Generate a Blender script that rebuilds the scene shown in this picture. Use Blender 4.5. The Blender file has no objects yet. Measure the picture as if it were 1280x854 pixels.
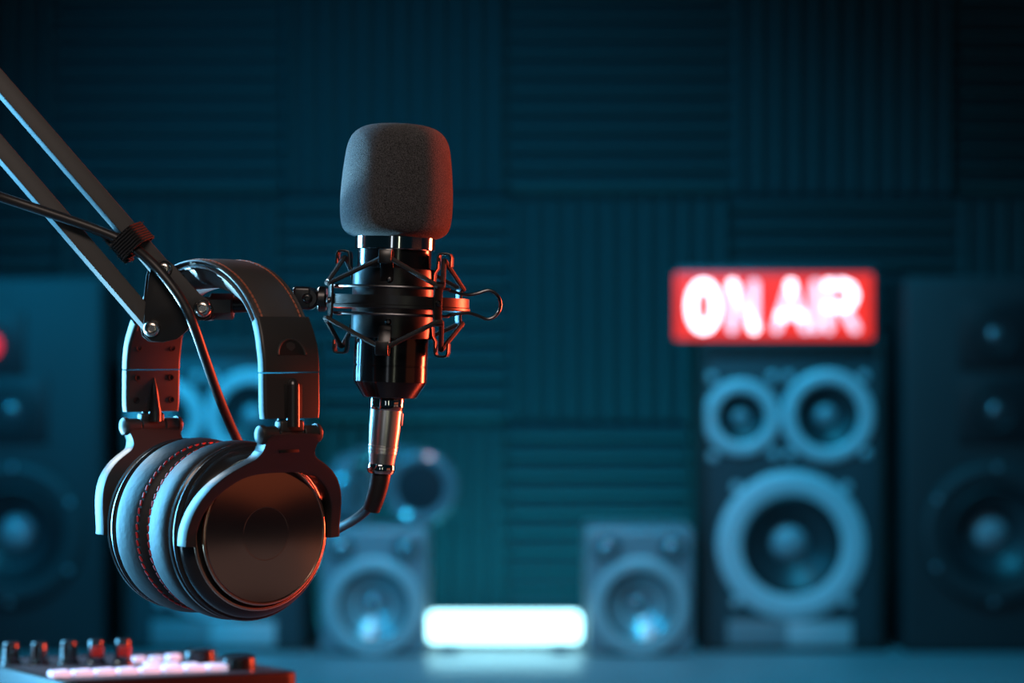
import bpy, bmesh, math, random
from mathutils import Vector, Matrix
random.seed(4)
PI = math.pi
SC = bpy.context.scene
COL = SC.collection
FPX = 2667.0          # 75 mm lens on a 36 mm sensor, 1280 px wide
CZ = 1.05             # eye height of the camera above the floor


def P(px, py, d):
    """A point seen at photo pixel (px, py), d metres in front of the camera."""
    return Vector(((px - 640) / FPX * d, d, CZ - (py - 427) / FPX * d))


# ------------------------------------------------------------------ materials
def mat(name, color=(.02, .02, .02), rough=.5, metal=0.0, bump=None, spec=.5, coat=0.0, sheen=0.0,
        emit=None, estr=0.0, vary=None, sheen_tint=(1, 1, 1), aniso=0.0, ior=None):
    m = bpy.data.materials.new(name)
    m.use_nodes = True
    nt = m.node_tree
    b = nt.nodes['Principled BSDF']
    b.inputs['Base Color'].default_value = (*color, 1)
    b.inputs['Roughness'].default_value = rough
    b.inputs['Metallic'].default_value = metal
    b.inputs['Specular IOR Level'].default_value = spec
    b.inputs['Coat Weight'].default_value = coat
    b.inputs['Coat Roughness'].default_value = .12
    b.inputs['Sheen Weight'].default_value = sheen
    b.inputs['Sheen Roughness'].default_value = .45
    b.inputs['Sheen Tint'].default_value = (*sheen_tint, 1)
    b.inputs['Anisotropic'].default_value = aniso
    if emit:
        b.inputs['Emission Color'].default_value = (*emit, 1)
        b.inputs['Emission Strength'].default_value = estr
    tc = nt.nodes.new('ShaderNodeTexCoord')
    if bump:
        scale, strength, dist = bump
        n = nt.nodes.new('ShaderNodeTexNoise')
        n.inputs['Scale'].default_value = scale
        n.inputs['Detail'].default_value = 3
        nt.links.new(tc.outputs['Object'], n.inputs['Vector'])
        bp = nt.nodes.new('ShaderNodeBump')
        bp.inputs['Strength'].default_value = strength
        bp.inputs['Distance'].default_value = dist
        nt.links.new(n.outputs['Fac'], bp.inputs['Height'])
        nt.links.new(bp.outputs['Normal'], b.inputs['Normal'])
    if vary:
        scale, c1, c2 = vary
        n2 = nt.nodes.new('ShaderNodeTexNoise')
        n2.inputs['Scale'].default_value = scale
        n2.inputs['Detail'].default_value = 2
        nt.links.new(tc.outputs['Object'], n2.inputs['Vector'])
        r = nt.nodes.new('ShaderNodeValToRGB')
        r.color_ramp.elements[0].position = .35
        r.color_ramp.elements[1].position = .65
        r.color_ramp.elements[0].color = (*c1, 1)
        r.color_ramp.elements[1].color = (*c2, 1)
        nt.links.new(n2.outputs['Fac'], r.inputs['Fac'])
        nt.links.new(r.outputs['Color'], b.inputs['Base Color'])
    return m


M = {}
M['foam'] = mat('windscreen_foam', rough=1, spec=.1, bump=(1900, 1.0, .0012), sheen=.18,
                vary=(1900, (.015, .015, .016), (.12, .12, .125)))
M['bolt'] = mat('pale_bolt', (.6, .63, .65), .4, .1)
M['chrome'] = mat('polished_chrome', (.8, .8, .8), .08, 1)
M['nickel'] = mat('satin_nickel', (.82, .78, .75), .3, 1, bump=(900, .05, .0005))
M['screw'] = mat('screw_steel', (.62, .56, .5), .25, 1)
M['mic_black'] = mat('microphone_black_enamel', (.006, .006, .007), .16, 0, spec=.6, coat=.3, bump=(500, .02, .0003))
M['mount_black'] = mat('mount_black_metal', (.008, .008, .009), .33, 0, spec=.6, bump=(900, .04, .0003))
M['wire'] = mat('blackened_spring_wire', (.12, .12, .125), .3, 1)
M['cord'] = mat('elastic_cord', (.02, .02, .02), .75, 0, bump=(2500, .5, .0006))
M['arm'] = mat('boom_arm_coating', (.06, .058, .055), .55, 0, spec=.35, bump=(1200, .05, .0003))
M['plate'] = mat('joint_plate_coating', (.014, .014, .014), .5, 0, spec=.35)
M['cable'] = mat('cable_rubber', (.02, .018, .018), .42, 0, spec=.45)
M['velcro'] = mat('hook_loop_fabric', (.03, .025, .025), .95, 0, bump=(900, 1, .002), sheen=.4)
M['fuzz'] = mat('loop_pile_fabric', (.05, .05, .05), 1, 0, spec=.1, bump=(1400, 1, .003), sheen=.3)
M['leather'] = mat('headband_leather', (.06, .05, .046), .5, 0, spec=.5, bump=(700, .12, .0006))
M['pad'] = mat('ear_pad_leather', (.026, .026, .028), .55, 0, spec=.35, bump=(260, .2, .0012))
M['plush'] = mat('headband_padding_leather', (.12, .12, .125), .45, 0, spec=.5)
M['thread_red'] = mat('red_thread', (.6, .03, .035), .6, 0)
M['thread_tan'] = mat('rust_thread', (.42, .12, .06), .6, 0)
M['plastic'] = mat('headphone_plastic', (.03, .028, .027), .42, 0, spec=.5, bump=(1500, .04, .0002))
M['plastic_gloss'] = mat('headphone_gloss_plastic', (.022, .02, .02), .22, 0, spec=.55)
M['disc'] = mat('brushed_cup_plate', (.30, .26, .25), .09, 1)
M['bronze'] = mat('bronze_trim', (.85, .58, .42), .25, 1)
M['dark_hole'] = mat('dark_recess', (.003, .003, .003), .6)
M['mixer_case'] = mat('mixer_case', (.008, .008, .009), .45, 0, spec=.25)
M['mixer_top'] = mat('mixer_top_panel', (.03, .03, .034), .4, 0, spec=.5)
M['knob'] = mat('knob_black', (.012, .012, .013), .22, 0, spec=.6)
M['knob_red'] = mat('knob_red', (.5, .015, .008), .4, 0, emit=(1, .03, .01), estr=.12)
M['button'] = mat('lit_rubber_button', (.36, .38, .5), .5, 0, emit=(.90, .72, .96), estr=.72)
M['white_dot'] = mat('white_mark', (.8, .85, .9), .4, 0)
M['foam_panel'] = mat('acoustic_foam', (.062, .067, .072), .95, 0, spec=.1, bump=(120, .4, .004))
M['wall'] = mat('painted_wall', (.02, .025, .03), .9, 0, bump=(30, .1, .003))
M['floor'] = mat('dark_floor', (.02, .02, .022), .6, 0, vary=(4, (.015, .015, .016), (.03, .03, .032)))
M['desk'] = mat('desk_laminate', (.05, .05, .055), .45, 0, bump=(60, .05, .001))
M['console'] = mat('sideboard_laminate', (.26, .27, .28), .38, 0, spec=.4)
M['cab'] = mat('cabinet_vinyl', (.02, .018, .017), .6, 0, bump=(300, .2, .001))
M['cab_dark'] = mat('monitor_cabinet_black', (.021, .024, .026), .6, 0, bump=(300, .2, .001))
M['baffle'] = mat('baffle_paint', (.045, .055, .06), .5, 0)
M['ring'] = mat('driver_ring_silver', (.62, .65, .67), .5, .2)
M['ring_white'] = mat('driver_ring_pale', (.52, .54, .55), .45, .2)
M['cone'] = mat('paper_cone', (.03, .032, .035), .42, 0)
M['cone_grey'] = mat('grey_poly_cone', (.34, .36, .37), .3, .3)
M['dome'] = mat('dust_cap', (.32, .35, .37), .35, .1)
M['dome_gloss'] = mat('glossy_dome', (.3, .33, .35), .15, .6)
M['rubber'] = mat('driver_rubber', (.012, .013, .015), .55, 0)
M['silver_box'] = mat('silver_speaker_shell', (.27, .29, .31), .4, .2)
M['badge'] = mat('brushed_badge', (.55, .57, .58), .45, .3)
M['badge_dark'] = mat('brushed_badge_dark', (.26, .27, .28), .45, .3)
M['red_reflection'] = mat('dome_red_reflection', (.5, .01, .02), .3, 0, emit=(1, .03, .06), estr=.9)  # emission imitates red light reflected in the dome, no lamp here
M['bar_light'] = mat('light_bar_diffuser', (.9, .95, 1), .4, 0, emit=(.42, .92, 1), estr=4.2)
M['bar_shell'] = mat('light_bar_shell', (.1, .11, .12), .4, 0)
M['sign_red'] = mat('sign_red_acrylic', (.6, .02, .02), .4, 0, emit=(1, .035, .022), estr=.95)
M['sign_white'] = mat('sign_letter_glow', (.95, .9, .92), .4, 0, emit=(1, .80, .90), estr=1.0)
M['sign_case'] = mat('sign_case', (.04, .05, .055), .45, 0)
M['hp_dark'] = mat('second_headphones_dark', (.02, .026, .03), .3, 0)
M['hp2'] = mat('second_headphones_gloss', (.15, .19, .21), .2, .1, coat=.6, spec=.8)


# ------------------------------------------------------------------ mesh helpers
def finish(bm, smooth_angle=.6):
    bmesh.ops.recalc_face_normals(bm, faces=bm.faces)
    for f in bm.faces:
        f.smooth = True
    for e in bm.edges:
        if len(e.link_faces) == 2:
            e.smooth = e.calc_face_angle(0) < smooth_angle
    return bm


def obj(name, bm, m, parent=None, angle=.6):
    finish(bm, angle)
    me = bpy.data.meshes.new(name)
    bm.to_mesh(me)
    bm.free()
    me.materials.append(M[m] if isinstance(m, str) else m)
    o = bpy.data.objects.new(name, me)
    COL.objects.link(o)
    if parent is not None:
        o.parent = parent
    return o


def thing(name, label, cat, loc=(0, 0, 0), rot=(0, 0, 0), group=None):
    o = bpy.data.objects.new(name, None)
    o.empty_display_size = .02
    COL.objects.link(o)
    o.location = loc
    o.rotation_euler = rot
    o['label'] = label
    o['category'] = cat
    if group:
        o['group'] = group
    return o


def tag(o, label, cat, group=None):
    o['label'] = label
    o['category'] = cat
    if group:
        o['group'] = group
    return o


def copy_tree(o, parent=None):
    c = o.copy()
    COL.objects.link(c)
    c.parent = parent
    for ch in list(o.children):
        copy_tree(ch, c)
    return c


def merge(bm, other):
    me = bpy.data.meshes.new('tmp')
    other.to_mesh(me)
    other.free()
    bm.from_mesh(me)
    bpy.data.meshes.remove(me)
    return bm


def join(*bms):
    a = bms[0]
    for b in bms[1:]:
        merge(a, b)
    return a


def T(bm, *mats):
    for m in mats:
        bm.transform(m)
    return bm


def tr(x, y=None, z=None):
    return Matrix.Translation(Vector(x) if y is None else Vector((x, y, z)))


def rx(a):
    return Matrix.Rotation(a, 4, 'X')


def ry(a):
    return Matrix.Rotation(a, 4, 'Y')


def rz(a):
    return Matrix.Rotation(a, 4, 'Z')


def bevel(bm, off, seg=2, ang=.5):
    es = [e for e in bm.edges if len(e.link_faces) == 2 and e.calc_face_angle(0) > ang]
    if es and off > 0:
        bmesh.ops.bevel(bm, geom=es, offset=off, segments=seg, profile=.5, affect='EDGES', clamp_overlap=True)
    return bm


def box(sx, sy, sz, c=(0, 0, 0), bev=0.0, seg=2):
    bm = bmesh.new()
    bmesh.ops.create_cube(bm, size=1)
    bm.transform(Matrix.Diagonal((sx, sy, sz, 1)))
    bmesh.ops.recalc_face_normals(bm, faces=bm.faces)
    bevel(bm, bev, seg)
    bm.transform(tr(c))
    return bm


def lathe(prof, seg=64):
    """prof: list of (r, z) revolved about Z."""
    bm = bmesh.new()
    rows = []
    for r, z in prof:
        if r < 1e-7:
            rows.append([bm.verts.new((0, 0, z))])
        else:
            rows.append([bm.verts.new((r * math.cos(2 * PI * i / seg), r * math.sin(2 * PI * i / seg), z)) for i in range(seg)])
    for a, b in zip(rows, rows[1:]):
        for i in range(seg):
            j = (i + 1) % seg
            if len(a) == 1 and len(b) == 1:
                continue
            if len(a) == 1:
                bm.faces.new((a[0], b[i], b[j]))
            elif len(b) == 1:
                bm.faces.new((a[i], a[j], b[0]))
            else:
                bm.faces.new((a[i], a[j], b[j], b[i]))
    return bm


def cyl(r, h, seg=32, bev=0.0, c=(0, 0, 0)):
    """cylinder along Z, centred, with small chamfers"""
    b = min(bev, r * .9, h * .45)
    p = [(0, -h / 2), (r - b, -h / 2), (r, -h / 2 + b), (r, h / 2 - b), (r - b, h / 2), (0, h / 2)] if b > 0 else \
        [(0, -h / 2), (r, -h / 2), (r, h / 2), (0, h / 2)]
    return T(lathe(p, seg), tr(c))


def catmull(pts, n=8, closed=False):
    pts = [Vector(p) for p in pts]
    out = []
    N = len(pts)
    rng = range(N) if closed else range(N - 1)
    for i in rng:
        if closed:
            p0, p1, p2, p3 = pts[(i - 1) % N], pts[i], pts[(i + 1) % N], pts[(i + 2) % N]
        else:
            p1, p2 = pts[i], pts[i + 1]
            p0 = pts[i - 1] if i > 0 else p1 * 2 - p2
            p3 = pts[i + 2] if i + 2 < N else p2 * 2 - p1
        for k in range(n):
            t = k / n
            out.append(.5 * ((2 * p1) + (p2 - p0) * t + (2 * p0 - 5 * p1 + 4 * p2 - p3) * t * t + (3 * p1 - p0 - 3 * p2 + p3) * t ** 3))
    if not closed:
        out.append(pts[-1])
    return out


def frames(path, closed=False):
    n = len(path)
    tans = []
    for i in range(n):
        if closed:
            t = path[(i + 1) % n] - path[(i - 1) % n]
        else:
            t = path[min(i + 1, n - 1)] - path[max(i - 1, 0)]
        tans.append(t.normalized())
    up = Vector((0, 0, 1)) if abs(tans[0].z) < .9 else Vector((1, 0, 0))
    u = (up - tans[0] * up.dot(tans[0])).normalized()
    fr = []
    for t in tans:
        u = (u - t * u.dot(t))
        u = u.normalized() if u.length > 1e-6 else t.orthogonal().normalized()
        fr.append((t, u, t.cross(u)))
    return fr


def tube(path, r, seg=10, closed=False, cap=True):
    """r: number or list per point"""
    path = [Vector(p) for p in path]
    n = len(path)
    bm = bmesh.new()
    rows = []
    for i, (p, (t, u, v)) in enumerate(zip(path, frames(path, closed))):
        rr = r[i] if isinstance(r, (list, tuple)) else r
        rows.append([bm.verts.new(p + (u * math.cos(2 * PI * k / seg) + v * math.sin(2 * PI * k / seg)) * rr) for k in range(seg)])
    pairs = list(zip(rows, rows[1:])) + ([(rows[-1], rows[0])] if closed else [])
    for a, b in pairs:
        for k in range(seg):
            j = (k + 1) % seg
            bm.faces.new((a[k], a[j], b[j], b[k]))
    if cap and not closed:
        bm.faces.new(rows[0][::-1])
        bm.faces.new(rows[-1])
    return bm


def prism(outline, depth, bev=0.0, seg=2):
    """outline in XZ, extruded along Y from 0 to depth"""
    bm = bmesh.new()
    a = [bm.verts.new((x, 0, z)) for x, z in outline]
    b = [bm.verts.new((x, depth, z)) for x, z in outline]
    n = len(a)
    bm.faces.new(a)
    bm.faces.new(b[::-1])
    for i in range(n):
        j = (i + 1) % n
        bm.faces.new((a[i], b[i], b[j], a[j]))
    bmesh.ops.recalc_face_normals(bm, faces=bm.faces)
    if bev:
        es = [e for e in bm.edges if len(e.link_faces) == 2 and e.calc_face_angle(0) > 1.2 and abs(e.verts[0].co.y - e.verts[1].co.y) < 1e-7]
        bmesh.ops.bevel(bm, geom=es, offset=bev, segments=seg, profile=.5, affect='EDGES', clamp_overlap=True)
    return bm


def ribbon(poly, width, th):
    """sheet-metal strip: poly of (r, z) points, width along Y, thickness th"""
    pts = [Vector((p[0], 0, p[1])) for p in poly]
    bm = bmesh.new()
    rows = []
    n = len(pts)
    for i, p in enumerate(pts):
        t = (pts[min(i + 1, n - 1)] - pts[max(i - 1, 0)]).normalized()
        nn = Vector((-t.z, 0, t.x))
        rows.append([bm.verts.new(p + nn * (th / 2) * sgn + Vector((0, w, 0))) for sgn, w in
                     ((1, -width / 2), (1, width / 2), (-1, width / 2), (-1, -width / 2))])
    for a, b in zip(rows, rows[1:]):
        for k in range(4):
            j = (k + 1) % 4
            bm.faces.new((a[k], a[j], b[j], b[k]))
    bm.faces.new(rows[0][::-1])
    bm.faces.new(rows[-1])
    bmesh.ops.recalc_face_normals(bm, faces=bm.faces)
    return bevel(bm, th * .3, 2, 1.0)


def beam(a, b, wid, dep, nrm, bev=.001):
    """square bar from a to b; nrm ~ direction of its front face"""
    a, b = Vector(a), Vector(b)
    ax = (b - a).normalized()
    n = Vector(nrm)
    n = (n - ax * n.dot(ax)).normalized()
    s = ax.cross(n)
    bm = box((b - a).length, wid, dep, bev=bev)
    m = Matrix((ax, s, n)).transposed().to_4x4()
    m.translation = (a + b) / 2
    return T(bm, m)


FACE = rx(PI / 2)      # turns a Z lathe so that +Z points to -Y (towards the camera)


def screw_head(r, depth=.5):
    """round-topped socket screw, head pointing +Z, seated on z=0"""
    pr = [(0, r * .28), (r * .36, r * .28), (r * .42, r * .62), (r * .6, r * .58), (r * .85, r * .4), (r, r * .12), (r, 0), (r * .5, -r * .3), (0, -r * .3)]
    return lathe(pr, 24)


def stitches(path, n, length, r, closed=True, skew=None):
    """row of small capsule stitches along a sampled path"""
    out = bmesh.new()
    N = len(path)
    cum = [0]
    pp = path + [path[0]] if closed else path
    for i in range(1, len(pp)):
        cum.append(cum[-1] + (pp[i] - pp[i - 1]).length)
    tot = cum[-1]
    for k in range(n):
        d = tot * (k + .5) / n
        i = max(j for j in range(len(cum)) if cum[j] <= d)
        i = min(i, len(pp) - 2)
        f = (d - cum[i]) / max(1e-9, cum[i + 1] - cum[i])
        c = pp[i].lerp(pp[i + 1], f)
        t = (pp[i + 1] - pp[i]).normalized()
        if skew is not None:
            t = (t + skew).normalized()
        a, b = c - t * length / 2, c + t * length / 2
        merge(out, tube([a - t * r * .6, a, c, b, b + t * r * .6], [r * .35, r * .9, r, r * .9, r * .35], 6))
    return out


# ------------------------------------------------------------------ the room
def struct(name, bm, m):
    o = obj(name, bm, m)
    o['kind'] = 'structure'
    return o


WALL_D = 4.75
struct('floor', box(7, 7.5, .1, (0, 2.2, -.05)), 'floor')
struct('wall_back', box(7, .1, 3, (0, WALL_D + .05, 1.5)), 'wall')

# acoustic foam: square panels of twelve rounded wedges
PS = .497


def foam_panel(vertical):
    bm = bmesh.new()
    n, sub = 12, 6
    xs, hs = [], []
    for i in range(n):
        for k in range(sub):
            t = k / sub
            xs.append((i + t) / n - .5)
            hs.append(.008 + .042 * (1 - abs(2 * t - 1)))
    xs.append(.5)
    hs.append(.012)
    rows = []
    for x, h in zip(xs, hs):
        rows.append([bm.verts.new((x * PS, -h, -PS / 2)), bm.verts.new((x * PS, -h, PS / 2))])
    for a, b in zip(rows, rows[1:]):
        bm.faces.new((a[0], b[0], b[1], a[1]))
    back = [bm.verts.new((x * PS, 0, z)) for x, z in ((-.5, -PS / 2), (.5, -PS / 2), (.5, PS / 2), (-.5, PS / 2))]
    bm.faces.new(back[::-1])
    bm.faces.new([r[0] for r in rows][::-1] + [back[0], back[1]])
    bm.faces.new([r[1] for r in rows] + [back[2], back[3]])
    bm.faces.new((rows[0][0], rows[0][1], back[3], back[0]))
    bm.faces.new((rows[-1][1], rows[-1][0], back[1], back[2]))
    if not vertical:
        bm.transform(ry(PI / 2))
    return bm


cx = [-.1265 * 0 + (-64 - 640) / 561, (214 - 640) / 561, (494 - 640) / 561, (773.5 - 640) / 561, (1051 - 640) / 561, (1330 - 640) / 561]
cz = [CZ - (106 - 427) / 561, CZ - (388.5 - 427) / 561, CZ - (671 - 427) / 561]
panels = {
    (0, 0): 'vertical-ridged foam panel in the top left corner above the boom arm',
    (1, 0): 'horizontal-ridged foam panel in the top row above the cable strap',
    (2, 0): 'vertical-ridged foam panel in the top row behind the microphone windscreen',
    (3, 0): 'horizontal-ridged foam panel in the top row right of the windscreen',
    (4, 0): 'vertical-ridged foam panel in the top row above the lit red sign',
    (5, 0): 'dark horizontal-ridged foam panel in the top right corner',
    (0, 1): 'horizontal-ridged foam panel at the left edge above the large speaker',
    (1, 1): 'vertical-ridged foam panel behind the headband and boom arm joint',
    (2, 1): 'horizontal-ridged foam panel behind the spring shock mount',
    (3, 1): 'vertical-ridged foam panel between the shock mount and the red sign',
    (4, 1): 'horizontal-ridged foam panel behind the lit red sign',
    (5, 1): 'vertical-ridged foam panel at the right edge above the large speaker',
    (1, 2): 'horizontal-ridged foam panel behind the speaker that stands behind the headphones',
    (2, 2): 'vertical-ridged foam panel behind the left small silver speaker',
    (3, 2): 'horizontal-ridged foam panel above the glowing light bar',
}
protos = {}
for (c, r), lab in panels.items():
    vert = (c + r) % 2 == 0
    if vert not in protos:
        o = obj('acoustic_foam_panel', foam_panel(vert), 'foam_panel', angle=.3)
        protos[vert] = o
    else:
        o = protos[vert].copy()
        COL.objects.link(o)
    o.location = (cx[c], WALL_D, cz[r])
    tag(o, lab, 'foam panel', 'acoustic foam panels on the back wall')

# ------------------------------------------------------------------ sideboard and desk
CONS = CZ - .604
t = thing('sideboard', 'long low grey sideboard under the speakers along the back wall', 'sideboard', (0, 4.16, 0))
obj('worktop', box(4.6, 1.08, .04, (0, 0, CONS - .02), .004), 'console', t)
obj('carcass', box(4.5, 1.0, CONS - .04, (0, .02, (CONS - .04) / 2), .004), 'cab_dark', t)

DESK = CZ - .30
t = thing('desk', 'dark desk under the audio mixer', 'desk', (-.1, 1.3, 0))
obj('worktop', box(2.0, 1.06, .03, (0, 0, DESK - .015), .003), 'desk', t)
for sx in (-.95, .95):
    obj('leg', box(.05, .95, DESK - .03, (sx, 0, (DESK - .03) / 2), .004), 'cab_dark', t)


# ------------------------------------------------------------------ loudspeakers
def driver(parent, x, z, R, r_in, ring_mat, cone_mat, dome_mat, dome_r, depth=.03, y=0.0, ring_h=.008, dome_h=.6, surround=.12):
    """one speaker driver facing -Y with ring, surround, cone and dust cap"""
    at = tr(x, y, z)
    rw = R - r_in
    ringp = [(r_in, 0), (r_in, ring_h * .55), (r_in + rw * .2, ring_h), (R - rw * .25, ring_h), (R - rw * .05, ring_h * .6), (R, 0), (R, -.004), (r_in, -.004)]
    ring = obj('driver_ring', T(lathe(ringp + [ringp[0]], 56), FACE, at), ring_mat, parent)
    sw = r_in * surround
    s = [(r_in + .001, .001), (r_in - sw * .25, ring_h * .4), (r_in - sw * .5, ring_h * .55), (r_in - sw * .8, ring_h * .3), (r_in - sw, -.001)]
    obj('driver_surround', T(lathe(s, 48), FACE, at), 'rubber', ring)
    rc = r_in - sw
    cpts = [(rc, -.001), (rc * .8, -depth * .28), (rc * .55, -depth * .65), (dome_r * .95, -depth), (dome_r * .5, -depth * 1.02)]
    obj('driver_cone', T(lathe(cpts, 48), FACE, at), cone_mat, ring)
    dp = [(dome_r * math.cos(a), -depth + dome_r * dome_h * math.sin(a)) for a in [0, .3, .6, .9, 1.2, 1.4]] + [(0, -depth + dome_r * dome_h)]
    obj('dust_cap', T(lathe(dp, 32), FACE, at), dome_mat, ring)
    return ring


def open_front(bm, holes=(), fill=True):
    """cut round openings (x, z, r) in the largest face that looks towards -Y, or take it away"""
    bm.normal_update()
    fs = [f for f in bm.faces if f.normal.y < -.9]
    f = max(fs, key=lambda q: q.calc_area())
    y = f.calc_center_median().y
    es = list(f.edges)
    bmesh.ops.delete(bm, geom=[f], context='FACES_ONLY')
    if not fill:
        return bm
    for x, z, r in holes:
        vs = [bm.verts.new((x + r * math.cos(2 * PI * k / 40), y, z + r * math.sin(2 * PI * k / 40))) for k in range(40)]
        es += [bm.edges.new((vs[k], vs[(k + 1) % 40])) for k in range(40)]
    bmesh.ops.triangle_fill(bm, edges=es, use_beauty=True, normal=(0, -1, 0))
    return bm


def tower(label, X, D):
    u = D / FPX
    t = thing('loudspeaker', label, 'speaker', (X, D, CONS), group='three way hi-fi speakers on the sideboard')
    w, h, dp, fr = .358, .607, .28, .012
    obj('cabinet', open_front(box(w, dp - .012, h, (0, .012 + (dp - .012) / 2, h / 2), .004), fill=False), 'cab', t)
    f = join(box(fr, .03, h, (-w / 2 + fr / 2, .012, h / 2), .002), box(fr, .03, h, (w / 2 - fr / 2, .012, h / 2), .002),
             box(w - 2 * fr + .002, .03, .03, (0, .012, h - .015), .002), box(w - 2 * fr + .002, .03, .012, (0, .012, .006), .002))
    obj('cabinet_frame', f, 'cab', t)
    by = .006

    def q(px, py):
        return (px - 990) * u, (815 - py) * u
    drv = ((927, 522, 48.5, 31, 10), (1035, 520, 58.5, 40, 14), (990, 682, 94, 63, 23))
    bb = open_front(box(w - 2 * fr, .01, h - .042, (0, by + .005, .012 + (h - .042) / 2), .001), [(*q(a, b), (d + 2) * u) for a, b, c, d, e in drv])
    bb.normal_update()
    bmesh.ops.delete(bb, geom=[f for f in bb.faces if f.calc_center_median().y > by + .008], context='FACES_ONLY')
    obj('baffle', bb, 'baffle', t)
    for px, py, R, ri, dr in drv:
        x, z = q(px, py)
        driver(t, x, z, R * u, ri * u, 'ring', 'cone', 'dome', dr * u, depth=ri * u * .42, y=by, ring_h=.010)
    for px, py in ((890, 472), (966, 471), (986, 471), (1081, 470), (892, 571), (968, 568), (988, 568), (1083, 567), (921, 609), (1059, 609), (921, 753), (1060, 753)):
        x, z = q(px, py)
        obj('screw', T(screw_head(.0095), FACE, tr(x, by, z)), 'bolt', t)
    x0, z0 = q(910, 812)
    x1, z1 = q(1066, 776)
    pl = obj('name_plate', box(x1 - x0, .006, z1 - z0, ((x0 + x1) / 2, by - .002, (z0 + z1) / 2), .001), 'badge_dark', t)
    xm = x0 + (x1 - x0) * .47
    obj('plate_inlay', box(x1 - xm - .004, .003, z1 - z0 - .006, ((xm + x1) / 2, by - .006, (z0 + z1) / 2), .001), 'badge', pl)
    return t


tower('dark three-way speaker with pale driver rings under the lit red sign', (990 - 640) / FPX * 4.15, 4.15)
tower('dark three-way speaker standing behind the headphones, its rings seen through the headband', (269 - 640) / FPX * 4.15, 4.15)


def big_monitor(label, X, D, off, red):
    u = D / FPX
    t = thing('loudspeaker', label, 'speaker', (X, D, CONS), group='large black speakers at both ends of the sideboard')
    w, h, dp = .352, .731, .24

    def q(dx, py):
        return (dx + off) * u, (817 - py) * u
    obj('cabinet', open_front(box(w, dp, h, (0, dp / 2, h / 2), .012, 3), [(*q(0, 668), 64 * u)]), 'cab_dark', t)
    for py in (418, 512):
        x, z = q(-29 if (red and py == 418) else 0, py + (14 if red and py == 418 else 0))
        obj('driver_plate', box(90 * u, .008, 84 * u, (x, -.002, z), .003, 2), 'rubber', t)
        first = py == 418
        driver(t, x, z, 30 * u, 24 * u, 'rubber', 'cone', 'red_reflection' if (red and first) else 'dome_gloss', (17 if (red and first) else 9) * u, depth=.001, y=-.0065, ring_h=.004)  # left top dome gets the red reflection as its own glow
    x, z = q(0, 668)
    driver(t, x, z, 92 * u, 62 * u, 'cab_dark', 'cone', 'dome', 23 * u, depth=.045, y=0, ring_h=.014, surround=.2)
    for a in range(6):
        s = obj('screw', T(screw_head(.006), FACE, tr(x + 84 * u * math.cos(a * PI / 3 + .5), -.012, z + 84 * u * math.sin(a * PI / 3 + .5))), 'dome', t)
    return t


big_monitor('large black speaker at the right edge, beside the speaker with the lit sign', (1243 - 640) / FPX * 4.13, 4.13, 0, False)
big_monitor('large black speaker at the left edge with a red reflection on its top driver', (15 - 640) / FPX * 4.13, 4.13, 0, True)


def desk_speaker(label, X, D):
    u = D / FPX
    t = thing('desktop_speaker', label, 'speaker', (X, D, CONS), group='small silver speakers beside the light bar')
    w, h, dp = 134 * u, 159 * u, .19
    obj('cabinet', open_front(box(w, dp, h - .004, (0, dp / 2, (h - .004) / 2 + .004), .008, 3), [(0, 62 * u, 47 * u), (-41 * u, 133 * u, 17 * u), (41 * u, 133 * u, 17 * u)]), 'silver_box', t)
    obj('foot', box(w * .8, dp * .8, .006, (0, dp / 2, .003), .001), 'rubber', t)
    driver(t, 0, 62 * u, 61 * u, 45 * u, 'ring_white', 'cone_grey', 'dome_gloss', 13 * u, depth=.03, ring_h=.012, surround=.1)
    for sx in (-1, 1):
        driver(t, sx * 41 * u, 133 * u, 21 * u, 16 * u, 'silver_box', 'cone', 'dome_gloss', 13 * u, depth=.002, ring_h=.005, dome_h=.8, surround=.08)
    return t


desk_speaker('small silver speaker left of the light bar, dark headphones on top', (467 - 640) / FPX * 4.10, 4.10)
desk_speaker('small silver speaker right of the light bar, with nothing on top', (800 - 640) / FPX * 4.10, 4.10)

# dark headphones resting on the left small speaker
D = 4.17
u = D / FPX
t = thing('headphones', 'blurred glossy dark headphones resting on the left small silver speaker', 'headphones', (P(490, 0, D).x, D, CONS + 159 * 4.10 / FPX))
R = 47 * u
zc = R + .001
cupp = [(0, .016), (.4 * R, .015), (.6 * R, .013), (.66 * R, .018), (.82 * R, .026), (.94 * R, .022), (R, .01), (R, -.008), (.9 * R, -.02), (.6 * R, -.024), (0, -.024)]
ec_ = obj('ear_cup', T(lathe(cupp, 48), FACE, rz(-.12), tr(37 * u, 0, zc)), 'hp2', t)
obj('cup_center', T(lathe([(.66 * R, .0175), (.6 * R, .0175), (.3 * R, .0185), (0, .019)], 48), FACE, rz(-.12), tr(37 * u, 0, zc)), 'hp_dark', ec_)
obj('ear_cup', T(lathe([(r * .96, z) for r, z in cupp], 48), FACE, rz(1.15), tr(-52 * u, .03, zc * .96)), 'hp2', t)
arc = catmull([(37 * u, .0, zc + R * .75), (30 * u, .06, zc + R * .9), (5 * u, .115, zc + R * .9), (-25 * u, .115, zc + R * .9), (-48 * u, .07, zc + R * .85), (-52 * u, .03, zc + R * .7)], 8)
obj('headband', tube(arc, .009, 10), 'hp2', t)

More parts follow.
